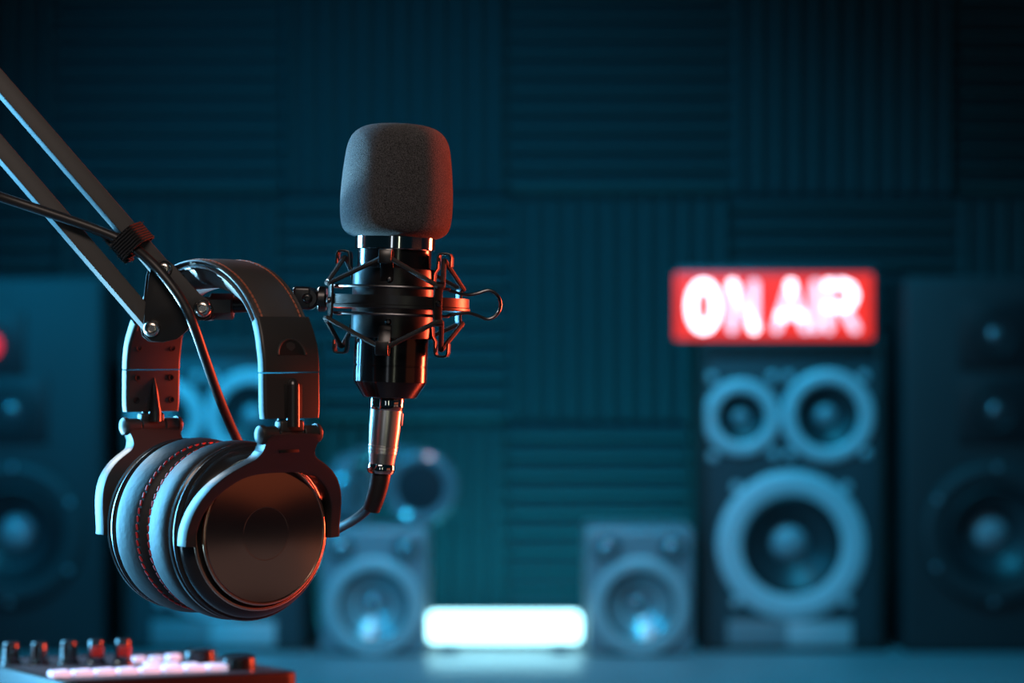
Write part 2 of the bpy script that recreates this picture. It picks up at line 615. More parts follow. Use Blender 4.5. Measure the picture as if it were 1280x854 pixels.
# light bar
D = 4.14
u = D / FPX
t = thing('light_bar', 'glowing white light bar lying between the two small speakers', 'lamp', (P(630.5, 0, D).x, D, CONS))
obj('diffuser', box(192 * u, .05, 37 * u, (0, .025, 6 * u + 24 * u), .012, 4), 'bar_light', t)
obj('housing', box(184 * u, .022, 33 * u, (0, .06, 6 * u + 24 * u), .005), 'bar_shell', t)
for sx in (-70, 70):
    obj('foot', box(22 * u, .05, 13 * u, (sx * u, .03, 6.5 * u), .002), 'bar_shell', t)

# lit sign on top of the right tower
D = 4.15
u = D / FPX
t = thing('on_air_sign', 'lit red ON AIR sign standing on top of a speaker', 'sign', (P(967, 0, D).x, D, CONS + .607))
obj('casing', box(256 * u, .07, 91 * u, (4 * u, .037, 45.5 * u), .008, 3), 'sign_case', t)
pan = obj('red_panel', box(247 * u, .008, 82 * u, (0, -.002, 42 * u), .005, 3), 'sign_red', t)


def capsule2d(a, b, r):
    """flat rounded stroke in XZ facing -Y"""
    bm = bmesh.new()
    a, b = Vector((a[0], 0, a[1])), Vector((b[0], 0, b[1]))
    d = (b - a).normalized()
    n = Vector((-d.z, 0, d.x))
    vs = []
    for k in range(9):
        an = -PI / 2 + PI * k / 8
        vs.append(b + (d * math.cos(an) + n * math.sin(an)) * r)
    for k in range(9):
        an = PI / 2 + PI * k / 8
        vs.append(a + (d * math.cos(an) + n * math.sin(an)) * r)
    f0 = [bm.verts.new(v) for v in vs]
    f1 = [bm.verts.new(v + Vector((0, .003, 0))) for v in vs]
    bm.faces.new(f0)
    bm.faces.new(f1[::-1])
    for i in range(len(vs)):
        j = (i + 1) % len(vs)
        bm.faces.new((f0[i], f1[i], f1[j], f0[j]))
    return bm


def letter(strokes, ox, r=5.4):
    bm = bmesh.new()
    for path in strokes:
        for a, b in zip(path, path[1:]):
            merge(bm, capsule2d(((ox + a[0]) * u, a[1] * u), ((ox + b[0]) * u, b[1] * u), r * u))
    return T(bm, tr(0, -.009, 0))


zb, zt = 14.5, 69.5
zm = (zb + zt) / 2
ov = [(15.2 * math.cos(k * PI / 12), zm + (zt - zb) / 2 * math.sin(k * PI / 12)) for k in range(25)]
N_ = [[(0, zb), (0, zt)], [(0, zt), (27, zb)], [(27, zb), (27, zt)]]
A_ = [[(0, zb), (18, zt)], [(18, zt), (36, zb)], [(6, zb + 16), (30, zb + 16)]]
I_ = [[(0, zb), (0, zt)]]
R_ = [[(0, zb), (0, zt), (18, zt), (27, zt - 4), (31, zt - 14), (27, zt - 24), (18, zt - 28), (0, zt - 28)], [(17, zt - 28), (33, zb)]]
for st, ox in (([ov], -88), (N_, -52), (A_, 3), (I_, 52), (R_, 68)):
    obj('letter', letter(st, ox), 'sign_white', pan)

# ------------------------------------------------------------------ microphone
mm = .001
MD = 1.24
PXM = FPX / MD                       # px per metre at the microphone
MIC0 = P(490.3, 400, MD)
TILT = math.radians(2.1)


def zy(y):
    return (400 - y) / PXM


def rp(p):
    return p / PXM


mic = thing('microphone', 'black studio microphone with grey foam windscreen held in the shock mount', 'microphone', MIC0, (0, TILT, 0))
fo = catmull([(0, 0, zy(155.5)), (rp(24), 0, zy(156)), (rp(43), 0, zy(159.5)), (rp(56), 0, zy(168)), (rp(63), 0, zy(181)), (rp(66.5), 0, zy(200)), (rp(69), 0, zy(225)),
              (rp(70.3), 0, zy(250)), (rp(69.8), 0, zy(270)), (rp(67), 0, zy(285)), (rp(61), 0, zy(293)), (rp(52), 0, zy(297)), (rp(44), 0, zy(298))], 5)
obj('windscreen', lathe([(max(0, p.x), p.z) for p in fo], 96), 'foam', mic, 3)
obj('chrome_collar', lathe([(rp(44), zy(296)), (rp(44), zy(293)), (rp(49.5), zy(293)), (rp(50.2), zy(294)), (rp(50.2), zy(312)), (rp(49.5), zy(313)), (rp(45), zy(313))], 72), 'chrome', mic)
obj('body', lathe([(0, zy(300)), (rp(45), zy(300)), (rp(46), zy(313)), (rp(46), zy(456.4)), (rp(45.4), zy(457)), (rp(45.4), zy(458)), (rp(46), zy(458.6)), (rp(46), zy(477)),
                   (rp(45.3), zy(479)), (rp(34), zy(496.4)), (rp(33), zy(497)), (0, zy(497))], 72), 'mic_black', mic, .25)

# ------------------------------------------------------------------ shock mount
sm = thing('shock_mount', 'black metal spring shock mount with elastic cords around the microphone', 'microphone mount', MIC0, (0, TILT, 0))
sl = [(rp(46.6), zy(336)), (rp(50.5), zy(336)), (rp(51.2), zy(337)), (rp(51.2), zy(422)), (rp(50.5), zy(423)), (rp(46.6), zy(423))]
obj('sleeve', lathe(sl + [sl[0]], 72), 'mount_black', sm)
for y in (351, 403):
    obj('rivet', T(lathe([(0, .0022), (.0011, .0019), (.0018, .0009), (.002, 0), (.002, -.001), (0, -.001)], 20), FACE, tr(-.001, -rp(51), zy(y))), 'wire', sm)
RC = Vector((rp(7), 0, 0))          # the outer ring sits a little to the right
RO = rp(90)
HOOK = [-6, 80, 170, -100]
ANCH = [35, 125, -145, -65]


def pol(phi, r, z, c=Vector((0, 0, 0))):
    a = math.radians(phi)
    return Vector((c.x + r * math.sin(a), c.y - r * math.cos(a), z))


def mir(y):
    return 759 - y        # mirrored level about the ring


def radial(bm, phi, c=Vector((0, 0, 0))):
    """+X of the strip becomes the outward direction at phi"""
    return T(bm, rz(math.radians(phi) - PI / 2), tr(c))


for phi in HOOK:
    for up in (True, False):
        f = (lambda y: y) if up else mir
        poly = [(rp(51.6), zy(f(352))), (rp(52.5), zy(f(340))), (rp(56.5), zy(f(334))), (rp(57), zy(f(320))), (rp(58.5), zy(f(316.5))), (rp(62), zy(f(315.5))), (rp(68), zy(f(315.5))),
                (rp(71.5), zy(f(316.5))), (rp(73), zy(f(320))), (rp(73), zy(f(332)))]
        obj('hook', radial(ribbon(poly, .0074, .0012), phi), 'mount_black', sm)
for phi in ANCH:
    poly = [(RO + rp(5), zy(353)), (RO + rp(1), zy(357)), (RO, zy(362)), (RO, zy(396)), (RO + rp(1), zy(401)), (RO + rp(5), zy(406))]
    a = obj('anchor_plate', radial(ribbon(poly, .0055, .0016), phi, RC), 'mount_black', sm)
    obj('rivet', T(lathe([(0, .002), (.0012, .0017), (.0019, .0008), (.002, 0), (.002, -.001), (0, -.001)], 20), FACE, rz(math.radians(phi)), tr(pol(phi, RO + .0008, zy(379), RC))), 'wire', a)
rb = [(RO - rp(4), zy(371)), (RO - rp(1.5), zy(371)), (RO - rp(1.5), zy(382)), (RO - rp(.3), zy(383)), (RO - rp(.3), zy(386)), (RO - rp(1), zy(387)), (RO - rp(4), zy(387))]
obj('outer_ring', T(lathe(rb + [rb[0]], 96), tr(RC)), 'mount_black', sm, .5)
for up in (True, False):
    f = (lambda y: y) if up else mir
    ks = []
    for hk, an in zip(HOOK, ANCH):
        ks.append(pol(hk - 2.5, rp(64), zy(f(324))))
        ks.append(pol(hk + 2.5, rp(64), zy(f(324))))
        ks.append(pol(an - 2, RO + rp(5), zy(f(358)), RC))
        ks.append(pol(an + 2, RO + rp(5), zy(f(358)), RC))
    pts = []
    for i in range(len(ks)):
        a, b = ks[i], ks[(i + 1) % len(ks)]
        for k in range(10):
            pts.append(a.lerp(b, k / 10))
    obj('elastic_cord', tube(pts, .00145, 8, closed=True), 'cord', sm)
RW = rp(84)
zu, zl = zy(360.5), zy(394)
zmid = (zu + zl) / 2
side = [pol(p, RW, zu, RC) for p in (-118, -90, -60, -30, 0, 25, 48)]
loop = [(rp(72), -.024, zy(362)), (rp(92), -.021, zy(366)), (rp(105), -.0195, zy(364)), (rp(120), -.0185, zy(359.5)), (rp(131), -.0182, zy(366)), (rp(135), -.018, zmid)]
up_ = [Vector(v) for v in side] + [Vector(v) for v in loop]
dn_ = [Vector((v.x, v.y, 2 * zmid - v.z)) for v in up_[:-1]][::-1]
obj('spring_handle', tube(catmull(up_ + dn_, 8), .0009, 8), 'wire', sm)
# knuckle and block that join the mount to the boom
obj('knuckle', T(cyl(rp(16), rp(11), 40, .0008), ry(PI / 2), tr(rp(-88.5), 0, zy(377))), 'mount_black', sm)
obj('knuckle_pin', T(cyl(rp(7), rp(12), 24, .0004), ry(PI / 2), tr(rp(-96), 0, zy(377))), 'wire', sm)
blk = obj('mounting_block', join(box(rp(24), rp(24), rp(29), (rp(-113), 0, zy(377)), .0022, 4), T(cyl(rp(14.5), rp(22), 32, .0015), rx(PI / 2), tr(rp(-106), 0, zy(377)))), 'mount_black', sm)
obj('screw', T(screw_head(rp(6.5)), FACE, tr(rp(-106), -rp(11.5), zy(377))), 'mount_black', blk)

# ------------------------------------------------------------------ boom arm
AD = 1.24
A0 = P(205, 385, AD)
arm = thing('boom_arm', 'dark folding boom arm reaching in from the left to hold the microphone', 'microphone arm', A0)


def L(px, py, d=AD):
    return P(px, py, d) - A0


d1 = L(207, 343)
d2 = L(193, 410)
e1, e2 = L(-330, -276), L(-330, -196)
nrm = Vector((.20, -.93, .31))
for a, b in ((d1, e1), (d2, e2)):
    obj('arm_bar', beam(a, b, .0102, .0102, nrm), 'arm', arm)
pl = [(200, 326), (212, 326), (221, 333), (252, 368), (265, 377), (269, 387), (265, 397), (256, 401), (246, 400), (236, 414), (224, 424), (206, 428), (192, 427), (184, 420), (182, 410), (184, 388), (189, 345), (193, 331)]
for dd, sh in ((-.0085, 0), (.0065, -9)):
    ol = []
    for x, y in pl:
        v = L(x + sh, y)
        ol.append((v.x, v.z))
    obj('joint_plate', T(prism(ol, .0024, .0004), tr(0, dd - (0 if dd < 0 else 0), 0)), 'plate', arm)
for px, py, r in ((208, 337, 10.5), (193, 411, 11), (256, 386, 11.5)):
    v = L(px, py)
    obj('screw', T(screw_head(r / PXM), FACE, tr(v.x, -.0085, v.z)), 'screw', arm)
v = L(256, 386)
obj('pivot_barrel', T(cyl(rp(15), .02, 32, .001), rx(PI / 2), tr(v.x + .001, .004, v.z)), 'plate', arm)
a, b = L(262, 385), L(292, 381.5)
hx = T(cyl(rp(16.5), (b - a).length, 6, .001), ry(PI / 2), tr((a + b) / 2))
obj('hex_nut', hx, 'mount_black', arm, .2)
a, b = L(290, 381.5), L(372, 377.5)
obj('swivel_rod', tube([a, b], rp(10), 24), 'mount_black', arm)
# elbow, lower arm and clamp outside the frame
ec = (e1 + e2) / 2
ol = [(ec.x + .035 * math.cos(k * PI / 6), ec.z + .03 * math.sin(k * PI / 6)) for k in range(12)]
for dy in (-.009, .0066):
    obj('elbow_plate', T(prism(ol, .0024, .0004), tr(0, dy, 0)), 'plate', arm)
cl = Vector((-.66, 1.34, DESK)) - A0
for off in (-.014, .014):
    obj('lower_arm_bar', beam(ec + Vector((off, 0, 0)), cl + Vector((off, 0, .06)), .0102, .0102, (0, -1, 0)), 'arm', arm)
obj('clamp_base', join(cyl(.028, .012, 32, .002, (cl.x, cl.y, cl.z + .006)), cyl(.012, .07, 24, .002, (cl.x, cl.y, cl.z + .045))), 'plate', arm)

# ------------------------------------------------------------------ hook-and-loop strap around the bar and cable
bdir = (e1 - d1).normalized()          # up-left along the bar
sc_ = P(165, 301, AD - .0045)
n3 = Vector((.16, -.95, .26))
n3 = (n3 - bdir * n3.dot(bdir)).normalized()
s3 = bdir.cross(n3)
frm = Matrix((bdir, s3, n3)).transposed()
strap = thing('cable_strap', 'black ribbed hook and loop strap tying the cable to the boom arm', 'cable strap', sc_, frm.to_euler())


def rrect(w, h, r, n=5):
    out = []
    for cxx, cyy, a0 in ((w / 2 - r, h / 2 - r, 0), (-w / 2 + r, h / 2 - r, PI / 2), (-w / 2 + r, -h / 2 + r, PI), (w / 2 - r, -h / 2 + r, 1.5 * PI)):
        for k in range(n):
            a = a0 + PI / 2 * k / (n - 1)
            out.append((cxx + r * math.cos(a), cyy + r * math.sin(a)))
    return out


def band(w, h, r, th, width, rib=0, nr=60):
    o_ = rrect(w + th * 2, h + th * 2, r + th, 14)
    i_ = rrect(w, h, r, 14)
    bm = bmesh.new()
    n = len(o_)
    R_o = []
    for i, (a, b) in enumerate(zip(o_, i_)):
        R_o.append([bm.verts.new((-width / 2, *a)), bm.verts.new((width / 2, *a)), bm.verts.new((width / 2, *b)), bm.verts.new((-width / 2, *b))])
    for i in range(n):
        j = (i + 1) % n
        for k in range(4):
            bm.faces.new((R_o[i][k], R_o[i][(k + 1) % 4], R_o[j][(k + 1) % 4], R_o[j][k]))
    bmesh.ops.recalc_face_normals(bm, faces=bm.faces)
    return bm


def ribs_mat():
    m = mat('ribbed_strap', (.016, .014, .014), .95, 0, spec=.15, sheen=.1)
    nt = m.node_tree
    tc = nt.nodes.new('ShaderNodeTexCoord')
    w = nt.nodes.new('ShaderNodeTexWave')
    w.wave_type = 'BANDS'
    w.bands_direction = 'X'
    w.inputs['Scale'].default_value = 190
    w.inputs['Distortion'].default_value = 1.5
    w.inputs['Detail'].default_value = 2
    b = nt.nodes.new('ShaderNodeBump')
    b.inputs['Strength'].default_value = 1
    b.inputs['Distance'].default_value = .0012
    nt.links.new(tc.outputs['Object'], w.inputs['Vector'])
    nt.links.new(w.outputs['Fac'], b.inputs['Height'])
    nt.links.new(b.outputs['Normal'], nt.nodes['Principled BSDF'].inputs['Normal'])
    return m


M['ribs'] = ribs_mat()
obj('strap_band', band(.0155, .0185, .003, .0013, .0120), 'ribs', strap)
fz = bmesh.new()
FY = -.0105
for k in range(420):
    # short loop-pile fibres on the loose tail and along the strap edges
    if k < 300:
        p = Vector((random.uniform(-.008, .015), FY + random.choice((-1, 1)) * random.uniform(.0004, .0014), random.uniform(-.005, .009)))
    else:
        sgn = random.choice((-1, 1))
        p = Vector((sgn * .0054, random.uniform(-.0085, .0085), random.choice((-1, 1)) * random.uniform(.0096, .0108)))
        if random.random() < .5:
            p = Vector((sgn * .0054, random.choice((-1, 1)) * random.uniform(.0076, .0088), random.uniform(-.0095, .0095)))
    q = p + Vector((random.uniform(-.0014, .0014), random.uniform(-.0014, .0014), random.uniform(-.0014, .0014)))
    merge(fz, tube([p, (p + q) / 2 + Vector((0, .0003, .0003)), q], .00017, 4))
merge(fz, T(box(.022, .0016, .013, bev=.0005), tr(.0035, FY, .002)))
pf = obj('pile_flap', fz, 'fuzz', strap)
pf['kind'] = 'stuff'

# ------------------------------------------------------------------ microphone cable with connector
K0 = P(484.3, 497, MD)
cab = thing('microphone_cable', 'black microphone cable from the boom arm to the silver plug under the microphone', 'cable', K0)


def KL(px, py, d):
    return P(px, py, d) - K0


path = catmull([KL(-420, 60, 1.19), KL(-260, 150, 1.195), KL(-120, 205, 1.2), KL(0, 246, 1.2235), KL(60, 266, 1.2285), KL(120, 287, 1.2315), KL(160, 305, 1.2315), KL(188, 327, 1.2265), KL(212, 354, 1.2235), KL(230, 381, 1.2225), KL(243, 410, 1.2235),
                KL(257, 450, 1.236), KL(275, 500, 1.262), KL(298, 553, 1.30), KL(330, 608, 1.335), KL(372, 650, 1.34), KL(408, 664, 1.315), KL(432, 656, 1.285), KL(452, 643, 1.258), KL(463, 630, 1.246), KL(469, 612, 1.241)], 10)
obj('cord', tube(path, .0029, 14), 'cable', cab)
ax = (KL(476.3, 585, MD)).normalized()     # plug axis, pointing down
plugm = Matrix.Rotation(0, 4, 'X')
zq = -ax
xq = Vector((1, 0, 0))
xq = (xq - zq * xq.dot(zq)).normalized()
yq = zq.cross(xq)
plugm = Matrix((xq, yq, zq)).transposed().to_4x4()


def pz(n):
    return -n / PXM


conn = obj('connector', T(lathe([(0, pz(8)), (rp(19.4), pz(8)), (rp(20), pz(16)), (rp(19.6), pz(40)), (rp(18.4), pz(60)), (rp(18.8), pz(60.5)), (rp(18.8), pz(62)), (rp(18.2), pz(62.5)), (rp(18.5), pz(64.5)), (rp(18.5), pz(66)), (rp(17.9), pz(66.5)),
                                 (rp(18.1), pz(69)), (rp(18.1), pz(70)), (rp(17.4), pz(70.5)), (rp(16), pz(84)), (0, pz(84))], 56), plugm), 'nickel', cab, .25)
obj('locking_ring', T(lathe([(0, pz(-1)), (rp(21), pz(-1)), (rp(21.6), pz(0)), (rp(21.6), pz(14)), (rp(20.8), pz(15.5)), (0, pz(15.5))], 56), plugm), 'chrome', conn)
rr = [(rp(12), pz(83)), (rp(16), pz(83)), (rp(17.4), pz(85)), (rp(17.4), pz(92)), (rp(16), pz(95)), (rp(12), pz(95))]
cr = lathe(rr, 56)
obj('clamp_ring', T(cr, plugm), 'chrome', conn, .9)
obj('release_latch', T(box(rp(3), rp(9), rp(16), (rp(20.3), 0, pz(26)), .0004), plugm), 'nickel', conn)
bp_ = catmull([KL(476.5, 586, MD), KL(474.5, 602, MD), KL(470, 620, MD + .001), KL(464.5, 636, MD + .004)], 8)
n = len(bp_)
obj('strain_relief', tube(bp_, [.0061 - .0010 * i / (n - 1) for i in range(n)], 24), 'cable', conn)

# ------------------------------------------------------------------ headphones
HC = Vector((-.1716, 1.24, CZ))
HA = math.radians(39)
hp = thing('headphones', 'black over-ear headphones with red-stitched pads hanging from the boom arm', 'headphones', HC, (0, 0, HA))
# local frame: x = across the band, y = away (minus the ear axis), z = up


def arch(t):
    """centre of the band's outer face at angle t (0 = near ear, 180 = far ear) -> (s, z)"""
    return 78 * math.cos(t) * mm, (-17 + 64 * math.sin(t)) * mm


def arch_n(t):
    n = Vector((math.cos(t) / 78, math.sin(t) / 64))
    return n.normalized()


def sweep_arch(t0, t1, n, sec, ends=True):
    """sec(f) -> list of (w, offset) along the band; offset along outward normal"""
    bm = bmesh.new()
    rows = []
    for i in range(n + 1):
        f = i / n
        t = t0 + (t1 - t0) * f
        s, z = arch(t)
        nn = arch_n(t)
        rows.append([bm.verts.new((w, -(s + nn.x * o), z + nn.y * o)) for w, o in sec(f)])
    m = len(rows[0])
    for a, b in zip(rows, rows[1:]):
        for k in range(m):
            j = (k + 1) % m
            bm.faces.new((a[k], a[j], b[j], b[k]))
    if ends:
        bm.faces.new(rows[0][::-1])
        bm.faces.new(rows[-1])
    return bm


HW = .0154


def sec_band(f):
    out = []
    for k in range(13):
        w = -1 + 2 * k / 12
        out.append((w * HW, .0016 * (1 - abs(w) ** 3) - .0006))
    for k in range(9):
        w = 1 - 2 * k / 8
        out.append((w * HW, -.0050))
    return out


def sec_pad(f):
    b = math.sin(PI * min(1, max(0, f))) ** .6
    out = []
    for k in range(9):
        w = -1 + 2 * k / 8
        out.append((w * .0145, -.0048))
    for k in range(13):
        w = 1 - 2 * k / 12
        out.append((w * .0150, -.0055 - (.0015 + .0088 * b) * (1 - abs(w) ** 4)))
    return out


t0, t1 = math.radians(24), math.radians(156)
hb = obj('headband', sweep_arch(t0, t1, 64, sec_band), 'leather', hp)
obj('headband_padding', sweep_arch(math.radians(30), math.radians(150), 56, sec_pad), 'plush', hb)
for sx in (-1, 1):
    edge = []
    for off in (-.0008, -.0044):
        pts = []
        for i in range(70):
            t = t0 + (t1 - t0) * i / 69
            s, z = arch(t)
            nn = arch_n(t)
            pts.append(Vector((sx * (HW + .0001), -(s + nn.x * off), z + nn.y * off)))
        edge.append(tube(pts, .0011, 8))
    obj('piping', join(*edge), 'leather', hb)
    pts = []
    for i in range(70):
        t = t0 + (t1 - t0) * i / 69
        s, z = arch(t)
        nn = arch_n(t)
        o = .0016 * (1 - .82 ** 3) - .0004
        pts.append(Vector((sx * HW * .82, -(s + nn.x * o), z + nn.y * o)))
    obj('band_stitching', stitches(pts, 46, .0026, .00062, closed=False), 'thread_tan', hb)


def strip_section(w, o0, o1, b):
    """rounded rectangle section (w half-width, offsets) as (w, o) list"""
    out = []
    for (cw, co, a0) in ((w - b, o1 - b, 0), (-w + b, o1 - b, PI / 2), (-w + b, o0 + b, PI), (w - b, o0 + b, 1.5 * PI)):
        for k in range(5):
            a = a0 + PI / 2 * k / 4
            out.append((cw + b * math.cos(a), co + b * math.sin(a)))
    return out


def slider_path(z):
    """s of outer face for the slider at height z (m)"""
    zz = z / mm
    if zz > -17:
        return 78 * math.sqrt(max(0, 1 - ((zz + 17) / 64) ** 2)) * mm
    return (78 + (-17 - zz) * .02) * mm


def sweep_z(zs, sec):
    bm = bmesh.new()
    rows = []
    for i, z in enumerate(zs):
        s = slider_path(z)
        ds = (slider_path(z - .0005) - slider_path(z + .0005)) / .001
        nn = Vector((1, ds)).normalized()     # outward (s, z)
        rows.append([bm.verts.new((w, -(s + nn.x * o), z + nn.y * o)) for w, o in sec(i / (len(zs) - 1))])
    m = len(rows[0])
    for a, b in zip(rows, rows[1:]):
        for k in range(m):
            j = (k + 1) % m
            bm.faces.new((a[k], a[j], b[j], b[k]))
    bm.faces.new(rows[0][::-1])
    bm.faces.new(rows[-1])
    return bm


def lin(a, b, n):
    return [a + (b - a) * i / n for i in range(n + 1)]


def half_slider():
    up = sweep_z(lin(.0125, -.0168, 16), lambda f: strip_section(.0174 + .0010 * min(1, f * 2), -.0052, .0024, .0017))
    lo = sweep_z(lin(-.0175, -.0425, 6), lambda f: strip_section(.0184 - .0006 * max(0, f - .8) * 5, -.0052, .0024, .0019))
    return join(bevel(up, .0006, 2, 1.2), bevel(lo, .0014, 3, 1.2))


def thumb():
    """half-moon thumb catch on the outer face"""
    bm = bmesh.new()
    zc_ = -.0075
    s = slider_path(zc_) + .001
    pts = []
    for k in range(19):
        a = PI * k / 18
        z = zc_ + .0088 * math.sin(a)
        pts.append(Vector((.0088 * math.cos(a), -(slider_path(z) + .0024), z)))
    merge(bm, tube(pts, .0008, 8))
    return bm


def thumb_dish():
    zc_ = -.0075
    bm = bmesh.new()
    v = []
    for k in range(19):
        a = PI * k / 18
        z = zc_ + .0084 * math.sin(a)
        v.append((.0084 * math.cos(a), z))
    rows = []
    c = bm.verts.new((0, -(slider_path(zc_) + .0026), zc_))
    vs = [bm.verts.new((x, -(slider_path(z) + .0026), z)) for x, z in v]
    for a, b in zip(vs, vs[1:]):
        bm.faces.new((c, a, b))
    return bm


def yoke_s(z):
    f = max(0.0, z / .057)
    return .047 + .032 * f ** 1.35


CUPZ = -.108
pairs_r = [((0, 35), (0, 57)), ((8, 35), (9, 57)), ((14, 34.6), (16.8, 56)), ((18, 34), (16.9, 51)), ((22, 33), (17.2, 47)), ((26, 31.2), (20, 43.2)), ((30, 28.6), (26, 40)),
           ((35, 24.4), (34, 35.2)), ((39.5, 18.5), (41.8, 28)), ((42.6, 12), (47.2, 18.6)), ((44, 4), (50, 7.5)), ((44.3, -5), (50.8, -4.6))]


def yoke():
    pr = [((-a[0], a[1]), (-b[0], b[1])) for a, b in pairs_r[::-1]][:-1] + pairs_r
    # smooth the contours
    inn = catmull([(a[0], 0, a[1]) for a, b in pr], 3)
    out = catmull([(b[0], 0, b[1]) for a, b in pr], 3)
    bm = bmesh.new()
    nr = 6
    grid = {}
    hd = .0047
    for side_ in (0, 1):
        for i, (a, b) in enumerate(zip(inn, out)):
            for k in range(nr + 1):
                p = a.lerp(b, k / nr) * mm
                s = yoke_s(p.z) + (hd if side_ == 0 else -hd)
                grid[side_, i, k] = bm.verts.new((p.x, -s, p.z + CUPZ))
    n = len(inn)
    for i in range(n - 1):
        for k in range(nr):
            bm.faces.new([grid[0, i, k], grid[0, i + 1, k], grid[0, i + 1, k + 1], grid[0, i, k + 1]])
            bm.faces.new([grid[1, i, k], grid[1, i, k + 1], grid[1, i + 1, k + 1], grid[1, i + 1, k]])
        for k in (0, nr):
            bm.faces.new([grid[0, i, k], grid[1, i, k], grid[1, i + 1, k], grid[0, i + 1, k]])
    for i in (0, n - 1):
        for k in range(nr):
            bm.faces.new([grid[0, i, k], grid[0, i, k + 1], grid[1, i, k + 1], grid[1, i, k]])
    bmesh.ops.recalc_face_normals(bm, faces=bm.faces)
    return bevel(bm, .0009, 2, .9)


# near-ear assembly, built once, then turned half round for the far ear
def ax_lathe(prof, seg=96):
    """prof (r mm, s mm) revolved about the ear axis at cup height"""
    return T(lathe([(r * mm, s * mm) for r, s in prof], seg), rx(PI / 2), tr(0, 0, CUPZ))


ear = []
slider = obj('slider', half_slider(), 'plastic', hp, .5)
obj('thumb_catch', thumb(), 'plastic', slider)
obj('catch_recess', thumb_dish(), 'dark_hole', slider)
s_ = slider_path(-.03) + .0012
post = tube([(0, -(s_ + .0005), -.0225), (0, -(s_ + .0012), -.024), (0, -(s_ + .0012), -.047)], [.0022, .0038, .0038], 20)
merge(post, T(lathe([(0, .0039), (.002, .0034), (.0034, .0018), (.0038, 0)], 20), tr(0, -(s_ + .0012), -.024)))
obj('post', post, 'plastic_gloss', slider)
obj('post_slot', T(box(.0118, .0012, .019, bev=.0004), tr(0, -(s_ + .0009), -.0330)), 'dark_hole', slider)
sp = tube([(0, -(s_ - .0062), -.022), (0, -(s_ - .0068), -.030), (0, -(s_ - .0076), -.043), (0, -(s_ - .0076), -.0485)], [.0006, .0022, .0040, .0040], 16)
obj('inner_post', sp, 'plastic_gloss', slider)
for wx, z in ((-.0115, -.004), (.0115, -.004), (-.0115, -.022), (.0115, -.022), (-.0120, -.0355), (.0120, -.0355)):
    s2 = slider_path(z) - .0051
    hole = lathe([(0, .0002), (.0011, .0002), (.0015, .0007), (.0019, .0007), (.0021, 0)], 20)
    obj('screw', T(hole, rx(-PI / 2), tr(wx, -s2, z)), 'dark_hole', slider)
sh = .0765
hb_ = [cyl(.0044, .0088, 28, .0004, (0, 0, -.0130)), cyl(.0041, .0152, 28, .0003), cyl(.0044, .0088, 28, .0004, (0, 0, .0130))]
hinge = obj('hinge', T(join(*hb_), ry(PI / 2), tr(0, -sh, -.0510)), 'plastic', hp)
merge_saddle = box(.0155, .0075, .007, (0, -sh - .0006, -.0470), .0015, 3)
obj('hinge_saddle', merge_saddle, 'plastic', hinge)
for sx in (-1, 1):
    c = lathe([(0, .0026), (.003, .0023), (.0050, .0012), (.0055, 0), (.0055, -.0012), (0, -.0012)], 32)
    obj('hinge_cap', T(c, ry(sx * PI / 2), tr(sx * .0182, -sh, -.0512)), 'plastic', hinge)
yk = obj('yoke', yoke(), 'plastic', hp, .7)
obj('yoke_slot', T(box(.0125, .0012, .0022, bev=.0003), tr(0, -(yoke_s(.0475) + .0046), CUPZ + .0475)), 'dark_hole', yk)
cup = obj('ear_cup', ax_lathe([(0, 20), (46.5, 28), (48, 30.2), (49.8, 31), (50.6, 32.5), (50.4, 34), (48.8, 35.2), (48.8, 35.8), (50.2, 36.6), (50.5, 38), (49.8, 39.4), (48.6, 39.8), (48.7, 41), (47.8, 43.5), (46, 46), (44.2, 48), (43.2, 48.6), (41.5, 48.2), (41, 46.8), (39.8, 46.6), (39.6, 50), (0, 50)]), 'plastic_gloss', hp, .5)
obj('cup_plate', ax_lathe([(39.0, 50), (39.0, 52.2), (38.4, 52.7), (15, 53.0), (14.9, 52.97), (14.7, 52.97), (0, 53.16)]), 'disc', cup, .3)
obj('trim_ring', ax_lathe([(38.9, 52.3), (39.3, 52.9), (39.9, 52.9), (40.4, 52.3), (40.5, 51.4), (40.0, 50.4), (39.0, 50.4)]), 'bronze', cup, .9)
obj('trim_ring', ax_lathe([(41.6, 48.0), (41.9, 48.9), (42.5, 49.3), (43.2, 49.2), (43.8, 48.5), (43.9, 47.8)]), 'bronze', cup, .9)
pp = [(44, 30.5), (48.5, 30), (50.3, 28), (51.2, 24.5), (51.3, 20), (50.8, 14.5), (49.6, 9.5), (48.6, 7.2), (47.9, 5.2), (46.2, 3.4), (43.5, 1.7), (38, .6), (32, 1.2), (28, 5), (27, 16), (28, 26), (44, 30.5)]
pad = obj('ear_pad', ax_lathe([(p.x, p.z) for p in catmull([(r, 0, s) for r, s in pp], 3)], 128), 'pad', hp, 2)
ring_ = [Vector((48.75 * mm * math.cos(k * PI / 60), -6.6 * mm, CUPZ + 48.75 * mm * math.sin(k * PI / 60))) for k in range(120)]
obj('pad_stitching', stitches(ring_, 66, .0030, .00068, skew=Vector((0, -.35, 0))), 'thread_red', pad)
for o in (slider, hinge, yk, cup, pad):
    c = copy_tree(o, hp)
    c.rotation_euler = (0, 0, PI)

# ------------------------------------------------------------------ audio mixer
B = math.radians(33)
Q0 = P(80, 853, 1.5)
fu = Vector((math.cos(B), math.sin(B), 0))
fv = Vector((-math.sin(B), math.cos(B), 0))
GU, GV = -.045, -.045
MXH = Q0.z - DESK
mix = thing('audio_mixer', 'compact black audio mixer with lit buttons under the headphones', 'mixer', (Q0.x, Q0.y, DESK), (0, 0, B))


def top(uu, vv):
    return MXH + GU * uu + GV * vv


